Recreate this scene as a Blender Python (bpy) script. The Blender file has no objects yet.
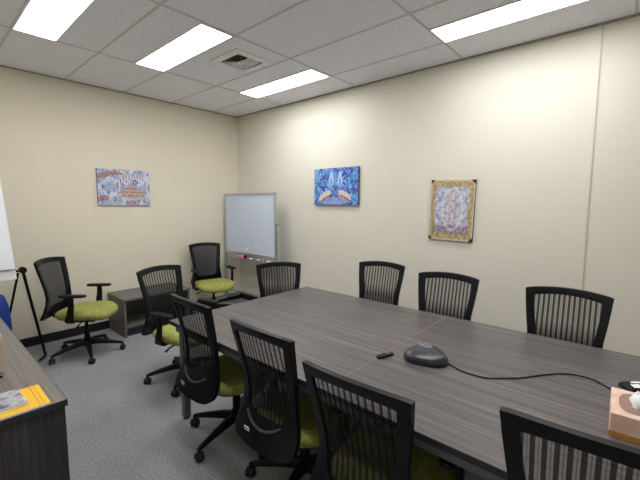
import bpy, math, random
from mathutils import Vector, Matrix, noise as mnoise

C = bpy.context.scene.collection
SC = bpy.context.scene
PI = math.pi

# ------------------------------------------------------------------ camera, world, exposure
CH = 1.545                       # camera height
ZC = 2.897                       # ceiling height
yaw, pitch, roll = 2.2908, -0.0997, 0.0039
fwd = Vector((math.cos(yaw)*math.cos(pitch), math.sin(yaw)*math.cos(pitch), math.sin(pitch)))
rgt = fwd.cross(Vector((0, 0, 1))).normalized(); upv = rgt.cross(fwd)
r2 = rgt*math.cos(roll)+upv*math.sin(roll); u2 = upv*math.cos(roll)-rgt*math.sin(roll)
cam_d = bpy.data.cameras.new('camera'); cam = bpy.data.objects.new('camera', cam_d); C.objects.link(cam)
cam.matrix_world = Matrix(((r2.x, u2.x, -fwd.x, 4.8424), (r2.y, u2.y, -fwd.y, -3.5331), (r2.z, u2.z, -fwd.z, CH), (0, 0, 0, 1)))
cam_d.sensor_width = 36; cam_d.lens = 361.67/640*36; cam_d.clip_start = 0.02
SC.camera = cam
w = bpy.data.worlds.new('world'); SC.world = w; w.use_nodes = True
w.node_tree.nodes['Background'].inputs[0].default_value = (0.5, 0.52, 0.55, 1)
w.node_tree.nodes['Background'].inputs[1].default_value = 0.05
SC.view_settings.view_transform = 'Standard'; SC.view_settings.look = 'None'
SC.view_settings.gamma = 1; SC.view_settings.use_curve_mapping = False
SC.view_settings.exposure = 0.0
LIGHT = 17.8                      # strength of the ceiling light diffusers
LIGHT_COL = (1.0, 0.985, 0.985)

# ------------------------------------------------------------------ materials
def mat(name, col=(.5, .5, .5), rough=.6, metal=0.0, spec=.5):
    m = bpy.data.materials.new(name); m.use_nodes = True
    b = m.node_tree.nodes['Principled BSDF']
    b.inputs['Base Color'].default_value = (*col, 1); b.inputs['Roughness'].default_value = rough
    b.inputs['Metallic'].default_value = metal; b.inputs['Specular IOR Level'].default_value = spec
    return m
class NT:
    def __init__(s, m): s.t = m.node_tree; s.b = s.t.nodes['Principled BSDF']
    def n(s, ty, **kw):
        x = s.t.nodes.new(ty)
        for k, v in kw.items(): setattr(x, k, v)
        return x
    def l(s, a, b): s.t.links.new(a, b)
    def coord(s, scale=(1, 1, 1), kind='Object'):
        tc = s.n('ShaderNodeTexCoord'); mp = s.n('ShaderNodeMapping'); mp.inputs['Scale'].default_value = scale
        s.l(tc.outputs[kind], mp.inputs[0]); return mp.outputs[0]
    def noise(s, vec, scale, detail=4, rough=.6):
        x = s.n('ShaderNodeTexNoise'); x.inputs['Scale'].default_value = scale; x.inputs['Detail'].default_value = detail
        x.inputs['Roughness'].default_value = rough; s.l(vec, x.inputs['Vector']); return x.outputs['Fac']
    def ramp(s, fac, stops):
        r = s.n('ShaderNodeValToRGB'); e = r.color_ramp.elements
        while len(e) < len(stops): e.new(.5)
        for i, (p, c) in enumerate(stops): e[i].position = p; e[i].color = (*c, 1)
        s.l(fac, r.inputs[0]); return r.outputs[0]
    def mix(s, fac, a, b, mode='MIX'):
        x = s.n('ShaderNodeMix', data_type='RGBA', blend_type=mode)
        if isinstance(fac, (int, float)): x.inputs[0].default_value = fac
        else: s.l(fac, x.inputs[0])
        s.l(a, x.inputs[6]); s.l(b, x.inputs[7]); return x.outputs[2]
    def bump(s, h, strength, dist=.002):
        x = s.n('ShaderNodeBump'); x.inputs['Strength'].default_value = strength; x.inputs['Distance'].default_value = dist
        s.l(h, x.inputs['Height']); s.l(x.outputs[0], s.b.inputs['Normal'])
    def base(s, c): s.l(c, s.b.inputs['Base Color'])

def noisy(name, c1, c2, scale, rough=.8, bump=0, bscale=None, spec=.3, detail=4, dist=.002, lo=.35, hi=.65):
    m = mat(name, c1, rough, 0, spec); t = NT(m); v = t.coord()
    t.base(t.ramp(t.noise(v, scale, detail), [(lo, c1), (hi, c2)]))
    if bump: t.bump(t.noise(v, bscale or scale, 3), bump, dist)
    return m

M = {}
M['wall'] = noisy('cream_wall_paint', (.725, .68, .55), (.745, .70, .57), 1.3, .62, .12, 60, .3)
M['wall_b'] = noisy('pale_wall_paint', (.73, .705, .61), (.75, .725, .63), 1.3, .55, .10, 60, .35)
M['strip'] = mat('cream_trim', (.74, .71, .60), .45)
M['strip_shadow'] = mat('painted_strip_shadow', (.60, .57, .48), .7)  # shadow beside the joint strip, put in as a darker cream
def carpet():
    m = mat('grey_carpet', (.15, .15, .16), .95, 0, .1); t = NT(m); v = t.coord()
    a = t.ramp(t.noise(v, 75, 4, .85), [(.36, (.19, .195, .21)), (.64, (.41, .415, .44))])
    b = t.ramp(t.noise(v, 2.2, 3), [(.3, (.84, .84, .85)), (.7, (1, 1, 1))])
    t.base(t.mix(1.0, a, b, 'MULTIPLY')); t.bump(t.noise(v, 220, 2), .5, .004); return m
M['carpet'] = carpet()
def tile():
    m = mat('ceiling_tile', (.5, .5, .5), .95, 0, .1); t = NT(m); v = t.coord()
    a = t.ramp(t.noise(v, 75, 3, .75), [(.36, (.77, .775, .84)), (.5, (.87, .875, .94)), (.64, (.91, .915, .98))])
    t.base(a); t.bump(t.noise(v, 75, 3, .75), .25, .003); return m
M['tile'] = tile()
M['tbar'] = mat('ceiling_bar', (.60, .60, .61), .6)
M['angle'] = mat('ceiling_edge_angle', (.34, .33, .30), .6)
M['base'] = mat('black_vinyl', (.012, .012, .013), .45)
def wood(name, ca, cb, cc, axis, rough, spec=.5, fine=1.0):
    m = mat(name, ca, rough, 0, spec); t = NT(m)
    s = {'x': (.5, 26*fine, 26*fine), 'y': (26*fine, .5, 26*fine), 'z': (26*fine, 26*fine, .5)}[axis]
    v = t.coord(s); f = t.noise(v, 2.2, 6, .7)
    col = t.ramp(f, [(.3, ca), (.5, cb), (.72, cc)])
    s2 = {'x': (.25, 6, 6), 'y': (6, .25, 6), 'z': (6, 6, .25)}[axis]
    g = t.ramp(t.noise(t.coord(s2), 2, 2), [(.3, (.78, .78, .78)), (.7, (1, 1, 1))])
    t.base(t.mix(1.0, col, g, 'MULTIPLY')); t.bump(f, .06, .001); return m
M['table'] = wood('charcoal_wood_laminate', (.056, .050, .050), (.108, .098, .097), (.215, .195, .188), 'x', .36, .5)
M['cab_top'] = wood('grey_wood_laminate', (.11, .098, .088), (.175, .155, .140), (.26, .235, .21), 'x', .42, .5)
M['cab_side'] = wood('dark_wood_panel', (.022, .021, .023), (.038, .036, .038), (.075, .070, .070), 'z', .5, .4)
M['low'] = wood('dark_grey_laminate', (.10, .095, .088), (.14, .13, .12), (.19, .18, .165), 'y', .5, .4)
M['edge'] = mat('dark_edge_band', (.020, .021, .025), .45)
M['seam'] = mat('pale_seam', (.22, .20, .17), .5)
M['black'] = mat('black_plastic', (.005, .005, .007), .48, 0, .22)
M['black2'] = mat('black_plastic_satin', (.005, .006, .009), .38, 0, .22)
M['rubber'] = mat('black_rubber', (.010, .010, .010), .8)
M['lip'] = mat('grey_plastic', (.075, .08, .09), .4)
M['green'] = noisy('green_fabric', (.235, .25, .055), (.40, .41, .13), 34, .95, .5, 260, .1, 5, .003, .3, .7)
M['steel'] = mat('grey_metal', (.13, .14, .17), .45, .3)
M['alu'] = mat('aluminium', (.55, .56, .58), .35, .8)
M['board'] = mat('whiteboard_enamel', (.62, .71, .86), .22, 0, .6)
M['paper'] = mat('white_paper', (.86, .90, .96), .8)
M['white'] = mat('white_plastic', (.85, .85, .85), .5)
M['pink'] = mat('pink_felt', (.85, .20, .27), .8)
M['red'] = mat('red_plastic', (.6, .05, .05), .4)
M['blue'] = noisy('blue_fabric', (.006, .026, .17), (.010, .040, .24), 8, .6, .2, 30, .3)
M['blue_ink'] = mat('blue_ink', (.03, .10, .45), .5)
M['yellow'] = mat('yellow_card', (.90, .52, .01), .45)
M['yellow2'] = mat('yellow_crease', (.70, .36, .01), .5)
M['beige'] = noisy('beige_card', (.48, .40, .33), (.54, .46, .38), 6, .8)
M['vent_dark'] = mat('duct_dark', (.07, .07, .08), .8)
M['vent'] = mat('white_enamel', (.86, .86, .88), .5)
M['peach'] = noisy('peach_card', (.70, .47, .36), (.80, .60, .50), 14, .6)
M['orange'] = mat('tan_card', (.50, .24, .06), .6)
M['hole'] = mat('brown_card_slot', (.30, .19, .14), .8)
M['tissue'] = mat('tissue', (.85, .86, .90), .9)
M['phone'] = mat('charcoal_plastic', (.020, .024, .034), .3, 0, .6)
M['phone_top'] = mat('silver_plastic', (.20, .21, .23), .35, .3)
def emit():
    m = bpy.data.materials.new('lit_diffuser'); m.use_nodes = True; t = m.node_tree; t.nodes.clear()
    e = t.nodes.new('ShaderNodeEmission'); e.inputs[0].default_value = (*LIGHT_COL, 1); e.inputs[1].default_value = LIGHT
    o = t.nodes.new('ShaderNodeOutputMaterial'); t.links.new(e.outputs[0], o.inputs[0]); return m
M['emit'] = emit()
def meshmat():
    m = mat('black_mesh_fabric', (.010, .010, .012), .75, 0, .15); t = NT(m)
    tc = t.n('ShaderNodeTexCoord'); sp = t.n('ShaderNodeSeparateXYZ'); t.l(tc.outputs['Object'], sp.inputs[0])
    def math_(op, a, b=None):
        x = t.n('ShaderNodeMath', operation=op)
        for i, q in enumerate((a, b)):
            if q is None: continue
            if isinstance(q, (int, float)): x.inputs[i].default_value = q
            else: t.l(q, x.inputs[i])
        return x.outputs[0]
    ph = math_('FRACT', math_('MULTIPLY', math_('ADD', sp.outputs[1], 1.0), 1/.0268))
    wide = math_('LESS_THAN', ph, .54)                 # open band of each stripe
    mid = math_('LESS_THAN', math_('ABSOLUTE', math_('SUBTRACT', ph, .25)), .055)   # thread down its middle
    open_ = math_('MULTIPLY', wide, math_('SUBTRACT', 1.0, math_('MULTIPLY', mid, .55)))
    mr = t.n('ShaderNodeMapRange'); t.l(sp.outputs[2], mr.inputs[0]); mr.inputs[1].default_value = .68; mr.inputs[2].default_value = .78; mr.inputs[3].default_value = 1; mr.inputs[4].default_value = 0; low = mr.outputs[0]   # denser weave towards the lumbar zone
    tr = math_('MULTIPLY', math_('ADD', math_('MULTIPLY', open_, .52), .10), math_('SUBTRACT', 1.0, math_('MULTIPLY', low, .72)))
    alpha = math_('SUBTRACT', 1.0, tr)
    t.l(alpha, t.b.inputs['Alpha'])
    return m
M['mesh'] = meshmat()
M['mesh_plain'] = mat('plain_black_mesh', (.030, .030, .036), .8, 0, .2); M['mesh_plain'].node_tree.nodes['Principled BSDF'].inputs['Alpha'].default_value = .88

# ------------------------------------------------------------------ mesh building
class MB:
    def __init__(s): s.v = []; s.f = []; s.m = []; s.k = 0
    def add(s, vs, fs, k=None):
        o = len(s.v); s.v += [tuple(x) for x in vs]; s.f += [tuple(i+o for i in f) for f in fs]
        s.m += [s.k if k is None else k]*len(fs); return s
    def box(s, x0, x1, y0, y1, z0, z1, k=None, T=None):
        vs = [Vector((x, y, z)) for x in (x0, x1) for y in (y0, y1) for z in (z0, z1)]
        if T: vs = [T @ v for v in vs]
        return s.add(vs, [(0, 1, 3, 2), (4, 6, 7, 5), (0, 4, 5, 1), (2, 3, 7, 6), (0, 2, 6, 4), (1, 5, 7, 3)], k)
    def bar(s, p, q, w_, h_, w2=None, h2=None, k=None):
        p, q = Vector(p), Vector(q); d = (q-p).normalized()
        side = d.cross(Vector((0, 0, 1))); side = side.normalized() if side.length > 1e-4 else Vector((0, 1, 0))
        up = side.cross(d); w2 = w2 or w_; h2 = h2 or h_
        vs = [c + side*a*ww/2 + up*b*hh/2 for c, ww, hh in ((p, w_, h_), (q, w2, h2)) for a, b in ((-1, -1), (1, -1), (1, 1), (-1, 1))]
        return s.add(vs, [(0, 3, 2, 1), (4, 5, 6, 7), (0, 1, 5, 4), (1, 2, 6, 5), (2, 3, 7, 6), (3, 0, 4, 7)], k)
    def tube(s, pts, r, seg=10, k=None, cap=True):
        pts = [Vector(p) for p in pts]; n = len(pts); rs = r if isinstance(r, (list, tuple)) else [r]*n
        vs = []; prev = None
        for i, p in enumerate(pts):
            d = (pts[min(i+1, n-1)]-pts[max(i-1, 0)]).normalized()
            if prev is None:
                a = d.cross(Vector((0, 0, 1)));
                if a.length < .1: a = d.cross(Vector((1, 0, 0)))
            else: a = prev - d*prev.dot(d)
            a.normalize(); prev = a; b = d.cross(a)
            for j in range(seg): t = 2*PI*j/seg; vs.append(p+(a*math.cos(t)+b*math.sin(t))*rs[i])
        fs = [(i*seg+j, i*seg+(j+1) % seg, (i+1)*seg+(j+1) % seg, (i+1)*seg+j) for i in range(n-1) for j in range(seg)]
        if cap: fs += [tuple(range(seg))[::-1], tuple((n-1)*seg+j for j in range(seg))]
        return s.add(vs, fs, k)
    def rings(s, rings, k=None, closed=True, cap=True):
        n = len(rings[0]); vs = [p for r in rings for p in r]; fs = []
        for i in range(len(rings)-1):
            for j in range(n if closed else n-1):
                fs.append((i*n+j, i*n+(j+1) % n, (i+1)*n+(j+1) % n, (i+1)*n+j))
        if cap: fs += [tuple(range(n))[::-1], tuple((len(rings)-1)*n+j for j in range(n))]
        return s.add(vs, fs, k)
    def slab(s, cx, cy, a, b, prof, e=4, seg=40, k=None, warp=None):
        """superellipse outline, profile of (inset, z)"""
        R = []
        for ins, z in prof:
            ring = []
            for j in range(seg):
                t = 2*PI*j/seg; c_, s_ = math.cos(t), math.sin(t)
                x = cx+(a-ins)*math.copysign(abs(c_)**(2/e), c_); y = cy+(b-ins)*math.copysign(abs(s_)**(2/e), s_)
                p = Vector((x, y, z)); ring.append(warp(p) if warp else p)
            R.append(ring)
        return s.rings(R, k)
    def build(s, name, mats, parent=None, smooth=35, bevel=0, seg=2):
        me = bpy.data.meshes.new(name); me.from_pydata(s.v, [], s.f)
        mats = mats if isinstance(mats, (list, tuple)) else [mats]
        for x in mats: me.materials.append(x)
        for p, k in zip(me.polygons, s.m): p.material_index = k
        if smooth:
            for p in me.polygons: p.use_smooth = True
            me.set_sharp_from_angle(angle=math.radians(smooth))
        me.update(); o = bpy.data.objects.new(name, me); C.objects.link(o)
        if parent: o.parent = parent
        if bevel:
            b = o.modifiers.new('bevel', 'BEVEL'); b.width = bevel; b.segments = seg; b.limit_method = 'ANGLE'; b.angle_limit = math.radians(40)
        return o
def tag(o, label=None, cat=None, group=None, kind=None):
    for k, v in (('label', label), ('category', cat), ('group', group), ('kind', kind)):
        if v: o[k] = v
    return o
def empty(name, loc, rz=0, label=None, cat=None, group=None):
    o = bpy.data.objects.new(name, None); C.objects.link(o); o.location = loc; o.rotation_euler = (0, 0, rz)
    o.empty_display_size = .1; return tag(o, label, cat, group)
def struct(name, mb, m, **kw): return tag(mb.build(name, m, None, **kw), kind='structure')
def copy_tree(o, parent=None):
    c = o.copy(); C.objects.link(c)
    if parent: c.parent = parent
    for ch in list(o.children): copy_tree(ch, c)
    return c

# ------------------------------------------------------------------ the room
X1, Y0 = 6.6, -4.0
struct('floor', MB().box(-.1, X1+.1, Y0-.1, .1, -.1, 0), M['carpet'], smooth=0)
struct('ceiling', MB().box(-.1, X1+.1, Y0-.1, .1, ZC, ZC+.1), M['tile'], smooth=0)
struct('wall_back', MB().box(-.12, 0, Y0-.12, .12, 0, ZC), M['wall'], smooth=0)
struct('wall_right', MB().box(0, X1, 0, .12, 0, ZC), M['wall_b'], smooth=0)
struct('wall_left', MB().box(0, X1, Y0-.12, Y0, 0, ZC), M['wall'], smooth=0)
struct('wall_front', MB().box(X1, X1+.12, Y0-.12, .12, 0, ZC), M['wall'], smooth=0)
for nm, b in (('back', (0, .012, Y0, 0)), ('right', (.012, X1, -.012, 0)), ('left', (.012, X1, Y0, Y0+.012))):
    struct('baseboard_'+nm, MB().box(*b, 0, .10), M['base'], smooth=0, bevel=.004)
# ceiling grid: 0.61 x 1.22 m panels
ga, gb = .456, 1.0783
mb = MB(); bw = .008; th = .004
k = 0
while -ga-.61*k > Y0:
    y = -ga-.61*k; mb.box(0, X1, y-bw, y+bw, ZC-th, ZC+.001); k += 1
x = gb
while x < X1:
    mb.box(x-bw, x+bw, Y0, 0, ZC-th-.0005, ZC+.001); x += 1.22
struct('trim_1', mb, M['tbar'], smooth=0)
mb = MB(); mb.box(0, .018, Y0, 0, ZC-.012, ZC+.001); mb.box(0, X1, -.018, 0, ZC-.012, ZC+.001)
struct('trim_2', mb, M['angle'], smooth=0)
# vertical joint strip on the right wall, its shadow painted along one side
mb = MB(); mb.box(4.505, 4.545, -.006, .001, .1, ZC-.012); mb.box(4.545, 4.556, -.0025, .001, .1, ZC-.012, 1)
struct('trim_3', mb, [M['strip'], M['strip_shadow']], smooth=0)

# ------------------------------------------------------------------ ceiling lights
def light(x0, x1, y0, y1):
    cx, cy = (x0+x1)/2, (y0+y1)/2; a, b = (x1-x0)/2, (y1-y0)/2
    t = empty('ceiling_light', (cx, cy, ZC))
    mb = MB()
    for s in (-1, 1):
        mb.box(-a, a, s*b-(.012 if s > 0 else 0), s*b+(.012 if s < 0 else 0), -.012, -.001)
        mb.box(s*a-(.012 if s > 0 else 0), s*a+(.012 if s < 0 else 0), -b+.012, b-.012, -.012, -.001)
    mb.build('frame', M['vent'], t, 0)
    MB().box(-a+.012, a-.012, -b+.012, b-.012, -.009, -.003).build('diffuser', M['emit'], t, 0)
    return t
LL = []
for i, x in enumerate((gb+.012, gb+2.44+.012)):
    for j, (ya, yb) in enumerate(((-ga-.305, -ga-.012), (-ga-1.525+.0, -ga-1.232), (-ga-2.44, -ga-2.147))):
        t = light(x, x+1.196, ya, yb); LL.append((i, j, t))
labs = {(0, 0): 'long lit ceiling panel nearest the back corner, right of the air vent',
        (0, 1): 'long lit ceiling panel just left of the air vent',
        (0, 2): 'long lit ceiling panel at the upper left, cut by the top of the photo',
        (1, 0): 'long lit ceiling panel at the upper right, along the painted right wall'}
for i, j, t in LL:
    tag(t, labs.get((i, j), 'lit ceiling panel outside the photo, above the %s of the conference table' % ('middle' if j == 1 else 'near side')), 'ceiling light', 'lit ceiling panels')

# ------------------------------------------------------------------ air vent
t = empty('ceiling_vent', (1.9, -1.325, ZC), 0, 'square white air vent grille in the ceiling between two light panels', 'air vent')
mb = MB(); a, b = .205, .142
for s in (-1, 1):
    mb.add([(-a*1, s*a, -.004), (a, s*a, -.004), (b, s*b, -.016), (-b, s*b, -.016)], [(0, 1, 2, 3) if s < 0 else (3, 2, 1, 0)])
    mb.add([(s*a, -a, -.004), (s*a, a, -.004), (s*b, b, -.016), (s*b, -b, -.016)], [(3, 2, 1, 0) if s < 0 else (0, 1, 2, 3)])
    mb.box(-a, a, min(s*a, s*(a-.008)), max(s*a, s*(a-.008)), -.006, -.001); mb.box(min(s*a, s*(a-.008)), max(s*a, s*(a-.008)), -a, a, -.006, -.001)
mb.build('frame', M['vent'], t, 0)
MB().box(-b, b, -b, b, -.0035, -.0015).build('duct', M['vent_dark'], t, 0)
for q in (.125, .095, .065, .036):
    mb = MB()
    for s in (-1, 1):
        mb.add([(-q, s*q, -.018), (q, s*q, -.018), (q-.014, s*(q-.014), -.0045), (-q+.014, s*(q-.014), -.0045)], [(0, 1, 2, 3)])
        mb.add([(s*q, -q, -.018), (s*q, q, -.018), (s*(q-.014), q-.014, -.0045), (s*(q-.014), -q+.014, -.0045)], [(0, 1, 2, 3)])
    mb.build('louvre', M['alu'] if q > .05 else M['vent'], t, 0)
MB().box(.0, .13, -.02, .11, -.012, -.009).build('damper_plate', M['vent'], t, 0)

# ------------------------------------------------------------------ paintings
def ss(e0, e1, x): x = min(1, max(0, (x-e0)/(e1-e0))); return x*x*(3-2*x)
def mixc(a, b, f): return tuple(a[i]*(1-f)+b[i]*f for i in range(3))
def fb(x, y, s, z=0): return mnoise.noise(Vector((x*s, y*s, z)))
def ell(x, y, cx, cy, a, b, r=0, soft=.12):
    dx, dy = x-cx, y-cy; c_, s_ = math.cos(r), math.sin(r); u, v = (dx*c_+dy*s_)/a, (-dx*s_+dy*c_)/b
    return 1-ss(1-soft, 1+soft, math.hypot(u, v))
def painting(name, w_, h_, fn, nx, ny, depth, side, parent):
    vs, fs, cols = [], [], []
    for j in range(ny+1):
        for i in range(nx+1): vs.append((w_*(i/nx-.5), 0, h_*(j/ny-.5)))
    for j in range(ny):
        for i in range(nx):
            a = j*(nx+1)+i; fs.append((a, a+1, a+nx+2, a+nx+1)); cols.append(fn((i+.5)/nx*w_/h_, (j+.5)/ny, i, j))
    me = bpy.data.meshes.new(name); me.from_pydata(vs, [], fs)
    ca = me.color_attributes.new('pigment', 'FLOAT_COLOR', 'CORNER')
    for p, c in zip(me.polygons, cols):
        for li in p.loop_indices: ca.data[li].color = (*c, 1)
    m = mat(name+'_paint', (.5, .5, .5), .45, 0, .4); t = NT(m); at = t.n('ShaderNodeVertexColor', layer_name='pigment'); t.base(at.outputs[0])
    me.materials.append(m); o = bpy.data.objects.new(name, me); C.objects.link(o); o.parent = parent; o.location = (0, -depth, 0)
    MB().box(-w_/2, w_/2, -depth+.0005, 0, -h_/2, h_/2).build('stretcher_frame', side, parent, 0)
    return o
def art1(x, y, i, j):       # lavender and blue with a brown fish-like band
    n = fb(x, y, 5, 1); n2 = fb(x, y, 13, 7); n3 = fb(x, y, 28, 3)
    c = mixc((.34, .40, .56), (.62, .66, .78), ss(-.3, .35, n+n2*.5))
    c = mixc(c, (.22, .22, .42), ss(.1, .4, n2))
    br = (.30, .16, .13)
    c = mixc(c, br, ell(x, y, .18, .83, .30, .07, .25)*.85); c = mixc(c, br, ell(x, y, .45, .90, .25, .05, -.1)*.85)
    ring = ell(x, y, .93, .52, .44, .34, 0, .06)-ell(x, y, .93, .52, .37, .27, 0, .06)
    c = mixc(c, (.26, .14, .22) if (i//3) % 2 else (.75, .74, .80), max(0, ring)*.9)
    w1 = ell(x, y, .90, .36, .36, .17, 0, .08)*ss(.0, .04, .50-y+.06*math.sin(x*9))
    c = mixc(c, (.36, .22, .18) if (j//4) % 2 else (.50, .38, .30), w1)
    c = mixc(c, (.18, .12, .30), ell(x, y, .98, .66, .075, .075)*.9); c = mixc(c, (.55, .3, .35), ell(x, y, .98, .66, .03, .03))
    c = mixc(c, (.30, .12, .14), ell(x, y, .12, .20, .17, .09, .2)*.8); c = mixc(c, (.34, .14, .20), ell(x, y, .88, .08, .14, .07)*.8)
    c = mixc(c, (.10, .16, .20), max(ell(x, y, .14, .52, .04, .05), ell(x, y, 1.22, .12, .03, .04), ell(x, y, 1.07, .12, .03, .04)))
    c = mixc(c, (.75, .76, .80), ss(.25, .4, n3)*.6)
    return c
def art2(x, y, i, j):       # bright blue with pale twin shapes and two peach boats
    n = fb(x, y, 6, 2); n2 = fb(x, y, 15, 5); n3 = fb(x, y, 30, 9)
    c = mixc((.01, .07, .42), (.06, .30, .72), ss(-.3, .3, n+.5*n2))
    c = mixc(c, (.20, .55, .80), ss(.15, .45, n2)*.8); c = mixc(c, (.12, .06, .30), ss(.2, .5, fb(x, y, 9, 11))*.8)
    c = mixc(c, (.25, .65, .80), ss(.45, .9, 1-x*2.2)*.5*ss(.5, .8, y))
    for cx in (.62, .92):
        c = mixc(c, (.45, .68, .90), max(ell(x, y, cx, .66, .085, .17), ell(x, y, cx, .84, .05, .07))*.85)
        c = mixc(c, (.03, .12, .60), ell(x, y, cx, .60, .03, .12)*.7)
    c = mixc(c, (.30, .36, .62), ell(x, y, .75, .12, .55, .10)*.7)
    for cx, r in ((.40, .45), (1.08, -.45)):
        c = mixc(c, (.72, .60, .55), ell(x, y, cx, .26, .24, .10, r)); c = mixc(c, (.10, .05, .10), ell(x, y, cx+.02, .19, .22, .03, r)*.8)
    c = mixc(c, (.75, .80, .90), ss(.28, .42, n3)*.7); c = mixc(c, (.35, .14, .22), ss(.30, .45, fb(x, y, 24, 21))*.6)
    return c
def art3(x, y, i, j):       # ochre border around a pale lavender figure
    asp = .73; n = fb(x, y, 8, 2); n2 = fb(x, y, 22, 5); u = x/asp
    edge = max(abs(u-.5)*2, abs(y-.5)*2)
    c = mixc((.52, .56, .68), (.30, .32, .44), ss(-.2, .4, fb(x+y*.8, y-x*.8, 12, 3)))
    c = mixc(c, (.78, .78, .84), ss(.1, .4, n2)*.5)
    c = mixc(c, (.26, .30, .46), ss(.2, .6, math.sin((y-x*.8)*38+3*n))*.6*ss(.3, .5, y))
    c = mixc(c, (.20, .10, .20), ss(.35, .18, y+.10*n)*.75)
    o1 = ell(x, y, .38, .52, .18, .36, 0, .06)-ell(x, y, .38, .52, .145, .32, 0, .06); c = mixc(c, (.72, .72, .78), max(0, o1)*(.35+.5*(n2 > -.05)))
    c = mixc(c, (.40, .26, .30) if n2 > 0 else (.70, .64, .68), ell(x, y, .38, .52, .12, .27, 0, .1)*.6)
    c = mixc(c, (.80, .81, .88), ss(.15, .3, fb(x, y, 34, 15))*.3)
    b = ss(.70, .82, edge+.08*n); c = mixc(c, mixc((.36, .24, .08), (.52, .43, .26), ss(-.3, .3, n2)), b)
    c = mixc(c, (.58, .52, .38), ss(.93, .96, edge))
    if abs(u-.5)*asp+abs(y-.5) > .80: c = (.012, .012, .012)
    return c
t = empty('painting', (.001, -1.722, 1.735), PI/2, 'lavender and brown abstract canvas on the left wall above the low cabinet', 'painting')
painting('canvas', .61, .438, art1, 110, 80, .022, M['lip'], t)
t = empty('painting', (2.015, -.001, 1.757), 0, 'bright blue abstract canvas with two peach boat shapes on the right wall', 'painting')
painting('canvas', .69, .455, art2, 120, 80, .03, M['lip'], t)
t = empty('painting', (3.467, -.001, 1.487), 0, 'upright canvas with gold ochre border and black corners, rightmost on the wall', 'painting')
t.rotation_euler = (0, math.radians(1.5), 0)
painting('canvas', .432, .59, art3, 80, 110, .024, M['edge'], t)

# ------------------------------------------------------------------ office chair
HW = [(1.0, .227), (.90, .220), (.80, .208), (.70, .194), (.62, .190), (.56, .198), (.50, .213), (.45, .220), (.40, .212)]
XP = [(1.0, -.315), (.90, -.292), (.80, -.266), (.70, -.243), (.62, -.232), (.54, -.238), (.47, -.262), (.40, -.300)]
def interp(tab, z):
    if z >= tab[0][0]: return tab[0][1]
    for (z1, a), (z0, b) in zip(tab, tab[1:]):
        if z >= z0:
            f = (z-z0)/(z1-z0); return b+(a-b)*f
    return tab[-1][1]
def bx(y, z): return interp(XP, z) - .040*(1-(y/.226)**2)
def outline(off, n=9):
    """closed loop (y,z) of the back, inset by off=(side, top, bottom)"""
    so, to, bo = off; P = []
    zt, zb = .985-to, .388+bo
    ws = lambda z: interp(HW, z)-so
    for i in range(n*2+1):                                   # top, arched
        f = i/(n*2)*2-1; y = -f*(ws(zt)-.0); P.append((y, zt-.018*f*f-(.003 if abs(f) == 1 else 0)))
    for i in range(1, n*2):                                  # left side down (negative y)
        f = i/(n*2); z = (zt-.028)*(1-f)+(zb+.055)*f; P.append((-ws(z), z))
    for i in range(n*2+1):                                   # rounded bottom
        a = PI+PI*i/(n*2); P.append((ws(zb+.055)*math.copysign(abs(math.cos(a))**.40, math.cos(a)), zb+.055-.055*abs(math.sin(a))**.8))
    for i in range(1, n*2):
        f = 1-i/(n*2); z = (zt-.028)*(1-f)+(zb+.055)*f; P.append((ws(z), z))
    if so: P = [(y*(1-.16*max(0, 1-abs(z-.50)/.13)), z) for y, z in P]     # wider rails at the hips
    return P
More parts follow.
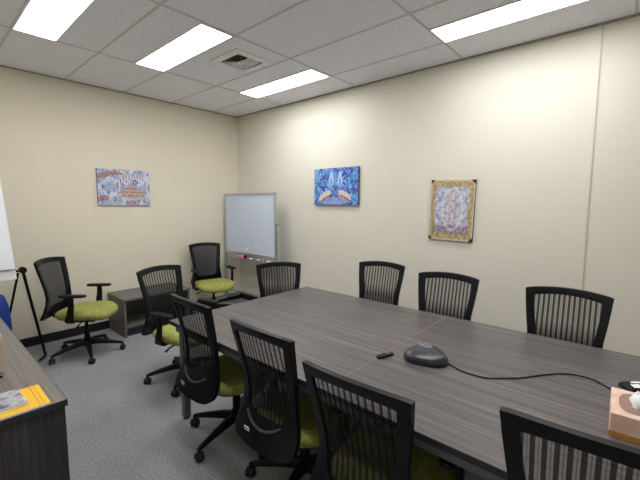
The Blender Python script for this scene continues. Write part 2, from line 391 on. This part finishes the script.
def build_chair():
    t = empty('office_chair', (0, 0, 0))
    # back frame: ring between outer and inner outline, thick in x
    o_, i_ = outline((0, 0, 0)), outline((.044, .042, .125))
    n = len(o_); mb = MB(); vs = []
    for (yo, zo), (yi, zi) in zip(o_, i_):
        ym, zm = (yo+yi)/2, (zo+zi)/2
        for (y, z, d) in ((yo, zo, .011), (ym, zm, .014), (yi, zi, .010), (yi, zi, -.008), (ym, zm, -.013), (yo, zo, -.013)):
            vs.append((bx(y, z)+d, y, z))
    fs = [(a*6+q, a*6+(q+1) % 6, ((a+1) % n)*6+(q+1) % 6, ((a+1) % n)*6+q) for a in range(n) for q in range(6)]
    mb.add(vs, fs); mb.build('back_frame', M['black2'], t, 28)
    # curved lip over the lower cross bar, seen from behind; its grey paints the edge highlight
    mb = MB(); mb.tube([(bx(y, .515-.045*(1-(y/.125)**2))-.013, y, .515-.045*(1-(y/.125)**2)) for y in [(-.125+.25*q/14) for q in range(15)]], .007, 6)
    mb.build('rim_highlight', M['lip'], t, 60)
    # mesh
    mb = MB(); nz, ny = 22, 16; z0, z1 = .49, .950; vs = []
    for a in range(nz+1):
        for b in range(ny+1):
            f = b/ny*2-1; z = z0+(z1-z0)*a/nz; hw = (interp(HW, z)-.034)*(1-.10*max(0, 1-abs(z-.50)/.13))
            zz = z+(0 if a < nz else -.014*f*f+.012); zz = zz if a else z0-.02*(1-f*f)
            y = f*hw; vs.append((bx(y, zz)+.001, y, zz))
    mb.add(vs, [(a*(ny+1)+b, a*(ny+1)+b+1, (a+1)*(ny+1)+b+1, (a+1)*(ny+1)+b) for a in range(nz) for b in range(ny)])
    mb.build('back_mesh', M['mesh'], t, 60)
    # bracket from mechanism to back
    mb = MB(); mb.tube([(-.05, 0, .375), (-.16, 0, .365), (-.25, 0, .375), (-.30, 0, .40), (-.312, 0, .43)], [.024, .026, .026, .024, .018], 8)
    mb.build('back_bracket', M['black'], t, 60)
    # seat
    def warp(p):
        x, y, z = p
        z -= .030*max(0, (x-.10)/.16)**2 if x > .10 else 0
        z += .012*(abs(y)/.24)**2
        return Vector((x, y*(1-.06*max(0, -x)/.24), z))
    mb = MB(); mb.slab(.02, 0, .245, .250, [(.10, .405), (.03, .408), (.010, .425), (.0, .445), (.006, .468), (.022, .484), (.055, .493), (.11, .494), (.17, .490), (.22, .488)], 3.4, 44, warp=warp)
    mb.build('seat', M['green'], t, 60).location.z = -.015
    mb = MB(); mb.slab(.01, 0, .215, .215, [(.04, .385), (.0, .395), (.0, .412), (.05, .414)], 4, 36, warp=warp)
    mb.build('seat_pan', M['black'], t, 50)
    mb = MB(); mb.box(-.10, .11, -.07, .07, .335, .392); mb.build('tilt_mechanism', M['black'], t, 0, bevel=.012)
    mb = MB(); mb.tube([(.03, -.06, .37), (.04, -.20, .365), (.05, -.25, .35)], [.006, .006, .010], 8); mb.build('lever', M['black'], t, 60)
    # arms
    for s in (-1, 1):
        mb = MB(); P = [(-.02, s*.13, .392), (-.02, s*.235, .392), (-.015, s*.268, .415), (.0, s*.272, .47), (.012, s*.270, .55), (.015, s*.268, .640)]
        W = [.07, .075, .075, .062, .05, .042]
        R = []
        for i, p in enumerate(P):
            p = Vector(p); d = (Vector(P[min(i+1, 5)])-Vector(P[max(i-1, 0)])).normalized(); nrm = d.cross(Vector((1, 0, 0))).normalized()
            R.append([p+Vector((a*W[i]/2, 0, 0))+nrm*b*.012 for a, b in ((-1, -.6), (-.6, -1), (.6, -1), (1, -.6), (1, .6), (.6, 1), (-.6, 1), (-1, .6))])
        mb.rings(R); ar = mb.build('armrest', M['black'], t, 50)
        mb = MB(); mb.slab(.02, s*.252, .125, .040, [(.02, .638), (.004, .640), (.0, .650), (.004, .660), (.014, .664), (.03, .6645)], 3, 28)
        mb.build('arm_pad', M['black2'], ar, 50)
    # column + base
    mb = MB(); mb.tube([(0, 0, .335), (0, 0, .26), (0, 0, .259), (0, 0, .16)], [.016, .016, .026, .026], 16)
    mb.tube([(0, 0, .17), (0, 0, .165), (0, 0, .09)], [.030, .036, .040], 16); mb.build('gas_lift', M['black'], t, 40)
    for q in range(5):
        a = 2*PI*q/5+.35; d = Vector((math.cos(a), math.sin(a), 0)); sd = Vector((-d.y, d.x, 0))
        R = []
        for r_, z, ww, hh in ((.02, .125, .052, .050), (.10, .122, .046, .044), (.22, .100, .036, .032), (.30, .082, .028, .024), (.325, .076, .022, .016)):
            R.append([d*r_+Vector((0, 0, z))+sd*ww/2*u+Vector((0, 0, hh/2*v)) for u, v in ((-1, -1), (1, -1), (1, .3), (.5, 1), (-.5, 1), (-1, .3))])
        mb = MB(); mb.rings(R); lg = mb.build('leg', M['black'], t, 40)
        mb = MB(); c = d*.318; ax = (sd*math.cos(q*1.7)+d*math.sin(q*1.7)).normalized()
        for s in (-1, 1):
            p0 = c+ax*s*.006+Vector((0, 0, .026)); p1 = c+ax*s*.026+Vector((0, 0, .026)); mb.tube([p0, p0+ax*s*.001, p1-ax*s*.004, p1], [.022, .0258, .0258, .021], 18)
        f_ = ax.cross(Vector((0, 0, 1)))
        mb.tube([c+Vector((0, 0, .026))+f_*.005, c+Vector((0, 0, .062)), c+Vector((0, 0, .078))], [.012, .011, .008], 8)
        hood = []
        for z_, rr in ((.032, .029), (.045, .027), (.054, .017)): hood.append([c+Vector((0, 0, z_))+(f_*math.cos(g)+ax*math.sin(g)*.95)*rr for g in [2*PI*h/14 for h in range(14)]])
        mb.rings(hood); mb.build('caster', M['rubber'], lg, 40)
    return t
proto = build_chair()
R = math.radians
CHAIRS = [  # x, y, facing deg, back and seat raised by, label
    (.67, -2.40, 47, .012, 'plain', 'green-seated black mesh chair alone by the left wall, left of the low cabinet', 'chairs away from the table'),
    (1.92, -1.99, 13, -.01, '', 'green-seated mesh chair at the left end of the table, in front of the low cabinet', 'chairs at the ends of the table'),
    (2.90, -2.163, 88, .012, '', 'black mesh chair on the near side next to the grey table leg', 'chairs along the near side of the table'),
    (3.555, -2.18, 89, -.003, '', 'black mesh chair with green seat, second on the near side counted from the table leg', 'chairs along the near side of the table'),
    (4.14, -2.26, 91, -.017, '', 'black mesh chair in the bottom middle of the photo, its stripes over a green seat', 'chairs along the near side of the table'),
    (4.797, -2.19, 95, .035, '', 'black mesh chair back at the bottom right corner, in front of the tissue box', 'chairs along the near side of the table'),
    (2.43, -1.29, -34, -.025, '', 'black mesh chair at the far left corner of the table, beside the whiteboard', 'chairs at the ends of the table'),
    (3.13, -.97, -82, .025, '', 'black striped chair back on the far side, below and between the blue and gold paintings', 'chairs along the far side of the table'),
    (3.815, -1.18, -86, .040, '', 'black striped chair back on the far side, directly below the gold ochre painting', 'chairs along the far side of the table'),
    (4.555, -1.185, -88.5, .040, '', 'black striped chair back on the far side, rightmost, below the wall joint strip', 'chairs along the far side of the table'),
    (.515, -.82, -12, 0, 'plain', 'green-seated black mesh chair in the back corner, left of the whiteboard', 'chairs away from the table'),
]
for n, (x, y, a, dz, kind, lab, grp) in enumerate(CHAIRS):
    o = proto if n == 0 else copy_tree(proto)
    o.location = (x, y, 0); o.rotation_euler = (0, 0, R(a)); tag(o, lab, 'chair', grp)
TURN = {0: -6, 1: -6, 2: 28, 3: 31, 4: 36, 5: 36}
CH_ = [o for o in C.objects if o.name.split('.')[0] == 'office_chair']
for k_, (o, (x, y, a, dz, kind, lab, grp)) in enumerate(zip(sorted(CH_, key=lambda q: q.name), CHAIRS)):
    for ch in o.children:
        nm = ch.name.split('.')[0]
        if nm == 'leg': ch.rotation_euler.z = R(TURN.get(k_, 0))
        if k_ in (2, 3) and nm in ('seat', 'seat_pan', 'armrest', 'tilt_mechanism', 'lever'): ch.location.z -= .025
        if nm not in ('leg', 'gas_lift'): ch.location.z += dz
        if k_ == 7 and nm == 'armrest': ch.location.z -= .03
        if kind == 'plain' and nm == 'back_mesh': ch.data = ch.data.copy(); ch.data.materials[0] = M['mesh_plain']
for o in [o for o in list(C.objects) if o.name.split('.')[0] == 'office_chair']:
    if 'next to the grey' in o['label'] or 'second on the near' in o['label']:
        mb = MB(); xs = bx(.045, .455)-.022
        mb.box(xs-.001, xs+.001, .06, .098, .438, .458)
        for q, (yy, ww) in enumerate(((.064, .004), (.071, .002), (.076, .006), (.085, .003), (.090, .004))):
            mb.box(xs-.0016, xs-.0009, yy, yy+ww, .443, .453, 1)
        s_ = mb.build('sticker', [M['white'], M['lip']], o, 0); s_['label'] = 'small white sticker'

# ------------------------------------------------------------------ conference table
TX0, TXM, TX1, TY0, TY1, TZ = 2.455, 3.86, 5.27, -2.39, -1.005, .74
t = empty('conference_table', ((TX0+TX1)/2, (TY0+TY1)/2, 0), 0, 'long dark grey wood-grain conference table with a seam across its middle', 'table')
cx, cy = (TX0+TX1)/2, (TY0+TY1)/2; hx, hy = (TX1-TX0)/2, (TY1-TY0)/2; sm = TXM-cx
for x0, x1 in ((-hx, sm-.001), (sm+.001, hx)):
    tp = MB().box(x0, x1, -hy, hy, TZ-.028, TZ).build('tabletop', M['table'], t, 0, bevel=.002, seg=1)
    mb = MB(); mb.box(x0, x1, -hy-.0015, -hy+.0005, TZ-.027, TZ-.002); mb.box(x0, x1, hy-.0005, hy+.0015, TZ-.027, TZ-.002)
    xe = x0 if x0 < 0 and x0 == -hx else x1
    mb.box(xe-.001, xe+.001, -hy, hy, TZ-.027, TZ-.002); mb.build('edge_band', M['edge'], tp, 0)
MB().box(sm-.0022, sm+.0022, -hy+.002, hy-.002, TZ-.02, TZ+.0004).build('seam_strip', M['seam'], t, 0)
for lx in (-hx+.024, sm-.35, hx-.024):
    for ly in (-hy+.09, hy-.09):
        if lx == sm-.35: ly *= .1
        elif ly > 0: ly = hy-.031
        lx_ = lx-math.copysign(.19, lx) if ly == hy-.031 else lx
        lg = MB().box(lx_-.024, lx_+.024, ly-.024, ly+.024, .012, TZ-.029).build('leg', M['steel'], t, 0, bevel=.004)
        MB().tube([(lx_, ly, 0), (lx_, ly, .014)], [.02, .022], 14).build('foot', M['rubber'], lg)
mb = MB()
for ly in (-hy+.03, hy-.03): mb.box(-hx+.06, hx-.06, ly-.015, ly+.015, TZ-.068, TZ-.03)
for lx in (-hx+.03, hx-.03): mb.box(lx-.015, lx+.015, -hy+.06, hy-.06, TZ-.068, TZ-.03)
mb.build('under_frame', M['steel'], t, 0)

# ------------------------------------------------------------------ speakerphone, cable, remote, tissue box, packet
ph = empty('conference_phone', (4.062, -1.80, TZ), R(-12), 'dark rounded speakerphone with a silver button panel in the middle of the table', 'phone')
def tri(a, s=1.0):
    r_ = .108*(1+.10*math.cos(3*a))
    return Vector((r_*math.cos(a)*s, r_*math.sin(a)*s*.98, 0))
mb = MB(); RR = []
for sc_, z in ((.90, .0), (.96, .006), (1.0, .016), (1.0, .026), (.93, .038), (.84, .046), (.68, .051), (.45, .0545), (.2, .056), (.05, .056)):
    RR.append([tri(2*PI*q/60, sc_)+Vector((0, 0, z)) for q in range(60)])
mb.rings(RR); mb.build('body', M['phone'], ph, 60)
mb = MB(); mb.slab(-.035, .035, .040, .024, [(.0, .045), (.0, .0575), (.004, .059)], 3, 24); mb.build('button_panel', M['phone_top'], ph, 40)
for q in range(3):
    mb = MB(); mb.slab(-.055+.02*q, .035, .006, .009, [(0, .058), (0, .0605), (.002, .061)], 2, 12); mb.build('button', M['lip'], ph, 40)
def smooth(P, n=8):
    P = [Vector(p) for p in P]; out = []
    for i in range(len(P)-1):
        a, b, c, d = P[max(i-1, 0)], P[i], P[i+1], P[min(i+2, len(P)-1)]
        for q in range(n):
            u = q/n; out.append(.5*((2*b)+(c-a)*u+(2*a-5*b+4*c-d)*u*u+(-a+3*b-3*c+d)*u**3))
    return out+[P[-1]]
cb = smooth([(4.158, -1.79, .746), (4.185, -1.79, .744), (4.26, -1.82, .744), (4.36, -1.815, .744), (4.43, -1.76, .744), (4.49, -1.70, .744), (4.56, -1.60, .744), (4.64, -1.515, .744), (4.73, -1.50, .744), (4.80, -1.555, .744), (4.86, -1.60, .744)])
tag(MB().tube(cb, .0032, 8).build('cable', M['black'], None, 60), 'thin black cable snaking from the speakerphone towards the tissue box', 'cable')
rc = empty('remote_control', (3.885, -1.915, TZ), R(70), 'small slim black remote lying left of the speakerphone', 'remote')
mb = MB(); mb.slab(0, 0, .052, .016, [(.003, .0005), (0, .004), (0, .011), (.003, .014)], 5, 28); mb.build('body', M['black'], rc, 50)
mb = MB(); mb.slab(.02, 0, .014, .010, [(0, .0138), (.001, .0152)], 3, 16); mb.build('button_pad', M['lip'], rc, 50)
# tissue box
tb = empty('tissue_box', (4.81+.066, -1.845, TZ+.0005), R(2), 'peach cardboard tissue box on the table at the right edge of the photo', 'tissue box')
W, D, H = .125, .23, .085
mb = MB(); mb.box(-W/2, W/2, -D/2, D/2, .018, H); mb.build('carton', M['peach'], tb, 0, bevel=.002, seg=1)
mb = MB(); mb.box(-W/2-.0008, W/2+.0008, -D/2-.0008, D/2+.0008, 0, .019); mb.build('base_band', M['orange'], tb, 0)
mb = MB(); mb.slab(0, 0, .040, .085, [(0, H-.002), (.0, H+.0006), (.002, H+.0008)], 2.4, 36); mb.build('slot', M['hole'], tb, 0)
random.seed(4); mb = MB(); n = 24; RR = []
for q, (z, a, b) in enumerate(((H+.0005, .020, .050), (H+.012, .026, .050), (H+.024, .022, .045), (H+.034, .018, .036), (H+.042, .006, .030))):
    RR.append([Vector((.016+a*math.cos(g)*(1+.35*math.sin(3*g+q)), .005+b*math.sin(g)*(1+.22*math.sin(5*g+q*1.3)), z+.008*math.sin(4*g+q))) for g in [2*PI*h/n for h in range(n)]])
mb.rings(RR); mb.build('tissue', M['tissue'], tb, 70)
# small black packet with white print behind the box
pk = empty('packet', (4.905, -1.46, TZ+.0005), R(40), 'small black packet with white markings behind the tissue box', 'packet')
mb = MB(); mb.slab(0, 0, .078, .045, [(.004, 0), (0, .004), (.002, .012), (.012, .018), (.03, .020)], 5, 32); mb.build('pouch', M['black'], pk, 50)
mb = MB()
mb.add([(-.055, -.03, .0205), (-.005, -.035, .0208), (-.01, .005, .0208), (-.05, .0, .0205)], [(0, 1, 2, 3)])
mb.add([(.005, -.035, .0208), (.05, -.03, .0205), (.045, .0, .0205), (.01, .01, .0208)], [(0, 1, 2, 3)])
mb.add([(-.04, .012, .0206), (.045, .012, .0206), (.02, .028, .0204), (-.02, .028, .0204)], [(0, 1, 2, 3)])
mb.build('white_print', M['white'], pk, 0)

# ------------------------------------------------------------------ credenza at the lower left
DX0, DX1, DY0, DY1, DZ = 1.05, 3.122, -3.66, -3.152, .74
t = empty('credenza', ((DX0+DX1)/2, (DY0+DY1)/2, 0), 0, 'dark wood sideboard with a grey top at the lower left corner', 'sideboard')
hx, hy = (DX1-DX0)/2, (DY1-DY0)/2
tp = MB().box(-hx, hx, -hy, hy, DZ-.03, DZ).build('top', M['cab_top'], t, 0, bevel=.002, seg=1)
mb = MB(); mb.box(hx-.0005, hx+.0015, -hy, hy, DZ-.029, DZ-.0015); mb.box(-hx, hx, hy-.0005, hy+.0015, DZ-.029, DZ-.0015); mb.build('edge_band', M['edge'], tp, 0)
mb = MB(); mb.box(-hx+.01, hx-.012, -hy+.01, hy-.022, .04, DZ-.030); mb.build('body', M['cab_side'], t, 0)
mb = MB(); mb.box(-hx+.03, hx-.03, -hy+.03, hy-.06, 0, .04); mb.build('plinth', M['edge'], t, 0)
for q in range(4):
    wd = (2*hx-.03)/4; x0 = -hx+.013+wd*q
    d_ = MB().box(x0, x0+wd-.004, hy-.0215, hy-.004, .05, DZ-.034).build('door', M['cab_side'], t, 0, bevel=.0015, seg=1)
    xh = x0+(wd-.05 if q % 2 == 0 else .046)
    MB().tube([(xh, hy-.004, .50), (xh, hy+.018, .50), (xh, hy+.018, .62), (xh, hy-.004, .62)], .005, 8).build('handle', M['alu'], d_)
# yellow folder, brochures, pen, black notebook, beige box
f = empty('folder', (3.008, -3.36, DZ+.0005), 0, 'bright yellow document folder lying flat near the end of the sideboard', 'folder')
mb = MB(); mb.box(-.108, .108, -.155, .155, 0, .007); mb.build('cover', M['yellow'], f, 0, bevel=.002)
mb = MB(); mb.box(-.104, .106, .120, .124, .0068, .0078); mb.box(-.104, .106, .134, .138, .0068, .0078); mb.build('spine_crease', M['yellow2'], f, 0)
mb = MB(); mb.box(.1075, .1095, -.150, .152, .001, .005); mb.build('page_edge', M['paper'], f, 0)
def brochure(x, y, z, rz, w_, d_, cover, th, label):
    e = empty('brochure', (x, y, z), R(rz), label, 'brochure', 'brochures on the yellow folder')
    mb = MB(); mb.box(-w_/2, w_/2, -d_/2, d_/2, .0006, th-.0006); mb.build('pages', M['paper'], e, 0)
    mb = MB(); mb.box(-w_/2-.001, w_/2+.001, -d_/2-.001, d_/2+.001, th-.0006, th); mb.box(-w_/2-.001, w_/2+.001, -d_/2-.001, d_/2+.001, 0, .0006); mb.build('cover', cover, e, 0)
    return e
def cover(name, cols, seed):
    m = mat(name, (.5, .5, .5), .35, 0, .5); t = NT(m); tc = t.coord((1, 1, 1)); mp = t.n('ShaderNodeMapping'); mp.inputs['Location'].default_value = (seed, seed*2, 0); t.l(tc, mp.inputs[0])
    t.base(t.ramp(t.noise(mp.outputs[0], 16, 2), [(.30+.13*i, c) for i, c in enumerate(cols)])); return m
c1 = cover('grey_cover', [(.10, .12, .2), (.42, .45, .5), (.65, .66, .68), (.45, .2, .1)], 3)
c2 = cover('pale_cover', [(.03, .05, .14), (.22, .25, .34), (.50, .52, .56), (.35, .14, .06)], 7)
brochure(3.003, -3.378, DZ+.0078, 4, .15, .21, c1, .008, 'grey brochure at the bottom of the small stack on the yellow folder')
brochure(2.995, -3.385, DZ+.0160, -2, .15, .21, c2, .007, 'glossy pale brochure on top of the small stack on the yellow folder')
tag(MB().box(-.09, .09, -.07, .07, 0, .014).build('notebook', M['black'], None, 0, bevel=.003), 'black notebook on the sideboard at the left edge, behind the yellow folder', 'notebook')
bpy.data.objects['notebook'].location = (2.80, -3.435, DZ+.0005)
pn = empty('pen', (2.675, -3.365, DZ+.006), R(80), 'black pen lying on the sideboard at the left edge of the photo', 'pen')
MB().tube([(-.07, 0, 0), (-.06, 0, 0), (.03, 0, 0)], [.002, .0045, .0045], 10).build('barrel', M['black'], pn)
MB().tube([(.03, 0, 0), (.07, 0, 0)], [.0052, .005], 10).build('cap', M['black2'], pn)
bb = empty('box', (2.49, -3.38, DZ+.0005), R(0), 'beige cardboard box standing on the sideboard at the left edge', 'box')
MB().box(-.13, .13, -.10, .10, 0, .17).build('carton', M['beige'], bb, 0, bevel=.002)
MB().box(-.133, .133, -.103, .103, .135, .175).build('lid', M['beige'], bb, 0, bevel=.002)

# ------------------------------------------------------------------ low open cabinet on the left wall
LY0, LY1, LX, LZ = -1.985, -1.175, .53, .452
t = empty('low_cabinet', (0, (LY0+LY1)/2, 0), 0, 'low dark grey open-fronted cabinet against the left wall below the lavender painting', 'cabinet')
hy = (LY1-LY0)/2
MB().box(.014, LX, -hy, hy, LZ-.025, LZ).build('top', M['low'], t, 0, bevel=.002, seg=1)
for s in (-1, 1): MB().box(.02, LX-.012, min(s*(hy-.004), s*(hy-.026)), max(s*(hy-.004), s*(hy-.026)), 0, LZ-.025).build('side_panel', M['low'], t, 0)
MB().box(.016, LX-.03, -hy+.026, hy-.026, .10, .122).build('shelf', M['low'], t, 0)
MB().box(.016, .028, -hy+.026, hy-.026, .122, LZ-.025).build('back_panel', M['low'], t, 0)
MB().box(LX-.08, LX-.062, -hy+.026, hy-.026, 0, .10).build('plinth', M['edge'], t, 0)

# ------------------------------------------------------------------ mobile whiteboard
WX0, WX1, WZ0, WZ1, WY = .068, 1.222, .805, 1.692, -.30
t = empty('whiteboard', ((WX0+WX1)/2, WY, 0), 0, 'mobile whiteboard on a silver stand in the back corner', 'whiteboard')
hx = (WX1-WX0)/2
MB().box(-hx+.02, hx-.02, -.004, .012, WZ0+.02, WZ1-.02).build('board', M['board'], t, 0)
mb = MB()
for z0, z1 in ((WZ0, WZ0+.026), (WZ1-.026, WZ1)): mb.box(-hx, hx, -.012, .016, z0, z1)
for x0, x1 in ((-hx, -hx+.024), (hx-.024, hx)): mb.box(x0, x1, -.012, .016, WZ0+.026, WZ1-.026)
mb.build('board_frame', M['alu'], t, 0, bevel=.003)
TRZ = WZ0-.060
mb = MB(); mb.box(-hx+.06, hx-.03, -.082, -.013, TRZ, TRZ+.006); mb.box(-hx+.06, hx-.03, -.085, -.080, TRZ, TRZ+.014); mb.box(-hx+.06, hx-.03, -.016, -.0125, TRZ, WZ0+.01)
mb.build('pen_tray', M['alu'], t, 0)
for s in (-1, 1):
    xx = s*(hx+.035)
    MB().box(xx-.014, xx+.014, .0, .035, .08, 1.28).build('post', M['alu'], t, 0, bevel=.003)
    MB().tube([(xx-s*.036, .010, 1.262), (xx+s*.02, .010, 1.262)], .010, 10).build('pivot_knob', M['lip'], t)
    ft = MB().box(xx-.018, xx+.018, -.255, .255, .062, .092).build('foot_bar', M['alu'], t, 0, bevel=.004)
    for q in (-.23, .23):
        mb = MB(); mb.tube([(xx-.012, q, .026), (xx+.012, q, .026)], .026, 16); mb.box(xx-.008, xx+.008, q-.01, q+.01, .03, .064); mb.build('caster', M['rubber'], ft)
MB().box(-hx-.03, hx+.03, .006, .030, .20, .225).build('cross_bar', M['alu'], t, 0)
def on_tray(x): return ((WX0+WX1)/2+x)
zt = WZ0-.0538
e = tag(MB().box(-.07, .07, -.024, .024, 0, .034).build('board_eraser', M['pink'], None, 0, bevel=.005), 'pink felt eraser on the whiteboard tray', 'eraser'); e.location = (.52, WY-.046, zt)
def marker(x, y, rz, m, lab):
    e = empty('marker', (x, y, zt+.0085), R(rz), lab, 'marker', 'markers on the whiteboard tray')
    MB().tube([(-.06, 0, 0), (.02, 0, 0)], .0085, 12).build('barrel', M['white'], e)
    MB().tube([(.02, 0, 0), (.058, 0, 0), (.062, 0, 0)], [.009, .009, .006], 12).build('cap', m, e)
marker(.76, WY-.040, 3, M['blue_ink'], 'blue-capped white marker in the middle of the whiteboard tray')
marker(.93, WY-.045, -4, M['blue_ink'], 'second blue-capped white marker, between the other blue one and the red one')
marker(1.10, WY-.042, 184, M['red'], 'red-capped white marker at the right end of the whiteboard tray')
e = tag(MB().box(-.016, .016, -.014, .014, 0, .05).build('magnetic_clip', M['black'], None, 0, bevel=.006), 'small black clip standing on the tray beside the pink eraser', 'clip'); e.location = (.605, WY-.046, zt)
for x, z, lab in ((.605, .885, 'round white disc low on the whiteboard, lower of the two'), (.80, .955, 'round white disc low on the whiteboard, upper of the two')):
    e = tag(MB().tube([(0, -.008, 0), (0, -.001, 0), (0, 0, 0)], [.014, .018, .018], 18).build('disc', M['white'], None), lab, 'disc', 'discs on the whiteboard'); e.location = (x, WY-.0042, z)  # small white discs set low on the board face

# ------------------------------------------------------------------ flip chart easel at the left edge
t = empty('flip_chart_easel', (.62, -3.2, 0), 0, 'flip chart on a black-legged easel at the left edge of the photo', 'easel')
def L(x, y, z): return (x-.62, y+3.2, z)
# board, leaning back slightly; right edge visible
def quad_slab(P, th):
    P = [Vector(p) for p in P]; n_ = (P[1]-P[0]).cross(P[3]-P[0]).normalized()*th
    return MB().add(P+[p+n_ for p in P], [(0, 3, 2, 1), (4, 5, 6, 7), (0, 1, 5, 4), (1, 2, 6, 5), (2, 3, 7, 6), (3, 0, 4, 7)])
bd = quad_slab([L(.70, -2.925, .865), L(.66, -3.60, .845), L(.58, -3.62, 1.84), L(.62, -2.975, 1.80)], .015).build('board', M['white'], t, 0)
bd2 = quad_slab([L(.704, -2.935, .960), L(.666, -3.585, .94), L(.59, -3.605, 1.80), L(.627, -2.975, 1.69)], -.006).build('paper_pad', M['paper'], t, 0)
mb = quad_slab([L(.712, -2.928, .955), L(.674, -3.59, .935), L(.676, -3.59, .931), L(.714, -2.928, .951)], .003); mb.build('pad_line', M['lip'], t, 0)
for yk, yf, s in ((-2.855, -2.715, 1), (-3.66, -3.80, -1)):
    mb = MB(); mb.tube([L(.53, yk, .91), L(.44, yf, .03)], [.013, .012], 10); mb.build('leg', M['black'], t)
    mb = MB(); mb.tube([L(.50, yk-s*.03, .885), L(.16, yk-s*.16, .03)], .010, 10); mb.build('leg', M['black'], t)
    mb = MB(); mb.tube([L(.51, yk+.0, .915), L(.56, yk, .915)], .030, 14); mb.build('clamp_knob', M['black'], t)
    mb = MB(); mb.tube([L(.545, yf-s*.065, .014), L(.50, yf-s*.03, .014), L(.45, yf, .016), L(.44, yf, .04)], .013, 10); mb.build('foot', M['rubber'], t)
mb = MB(); mb.tube([L(.53, -2.865, .91), L(.53, -3.66, .91)], .010, 8); mb.build('cross_bar', M['black'], t)

# blue bag between the easel and the sideboard
bg = empty('bag', (.62, -3.13, 0), R(0), 'blue bag behind the sideboard, below the flip chart', 'bag')
RR = []
for z, a, b in ((.004, .10, .13), (.03, .115, .15), (.25, .125, .155), (.52, .12, .15), (.64, .11, .14), (.71, .085, .12), (.745, .03, .08)):
    RR.append([Vector((a*math.copysign(abs(math.cos(g))**.7, math.cos(g)), b*math.copysign(abs(math.sin(g))**.7, math.sin(g)), z)) for g in [2*PI*h/28 for h in range(28)]])
mb = MB(); mb.rings(RR); mb.build('body', M['blue'], bg, 60)
mb = MB(); mb.tube(smooth([(.03, -.07, .725), (.06, -.06, .755), (.09, 0, .735), (.06, .06, .755), (.03, .07, .725)]), .008, 8); mb.build('handle', M['blue'], bg)
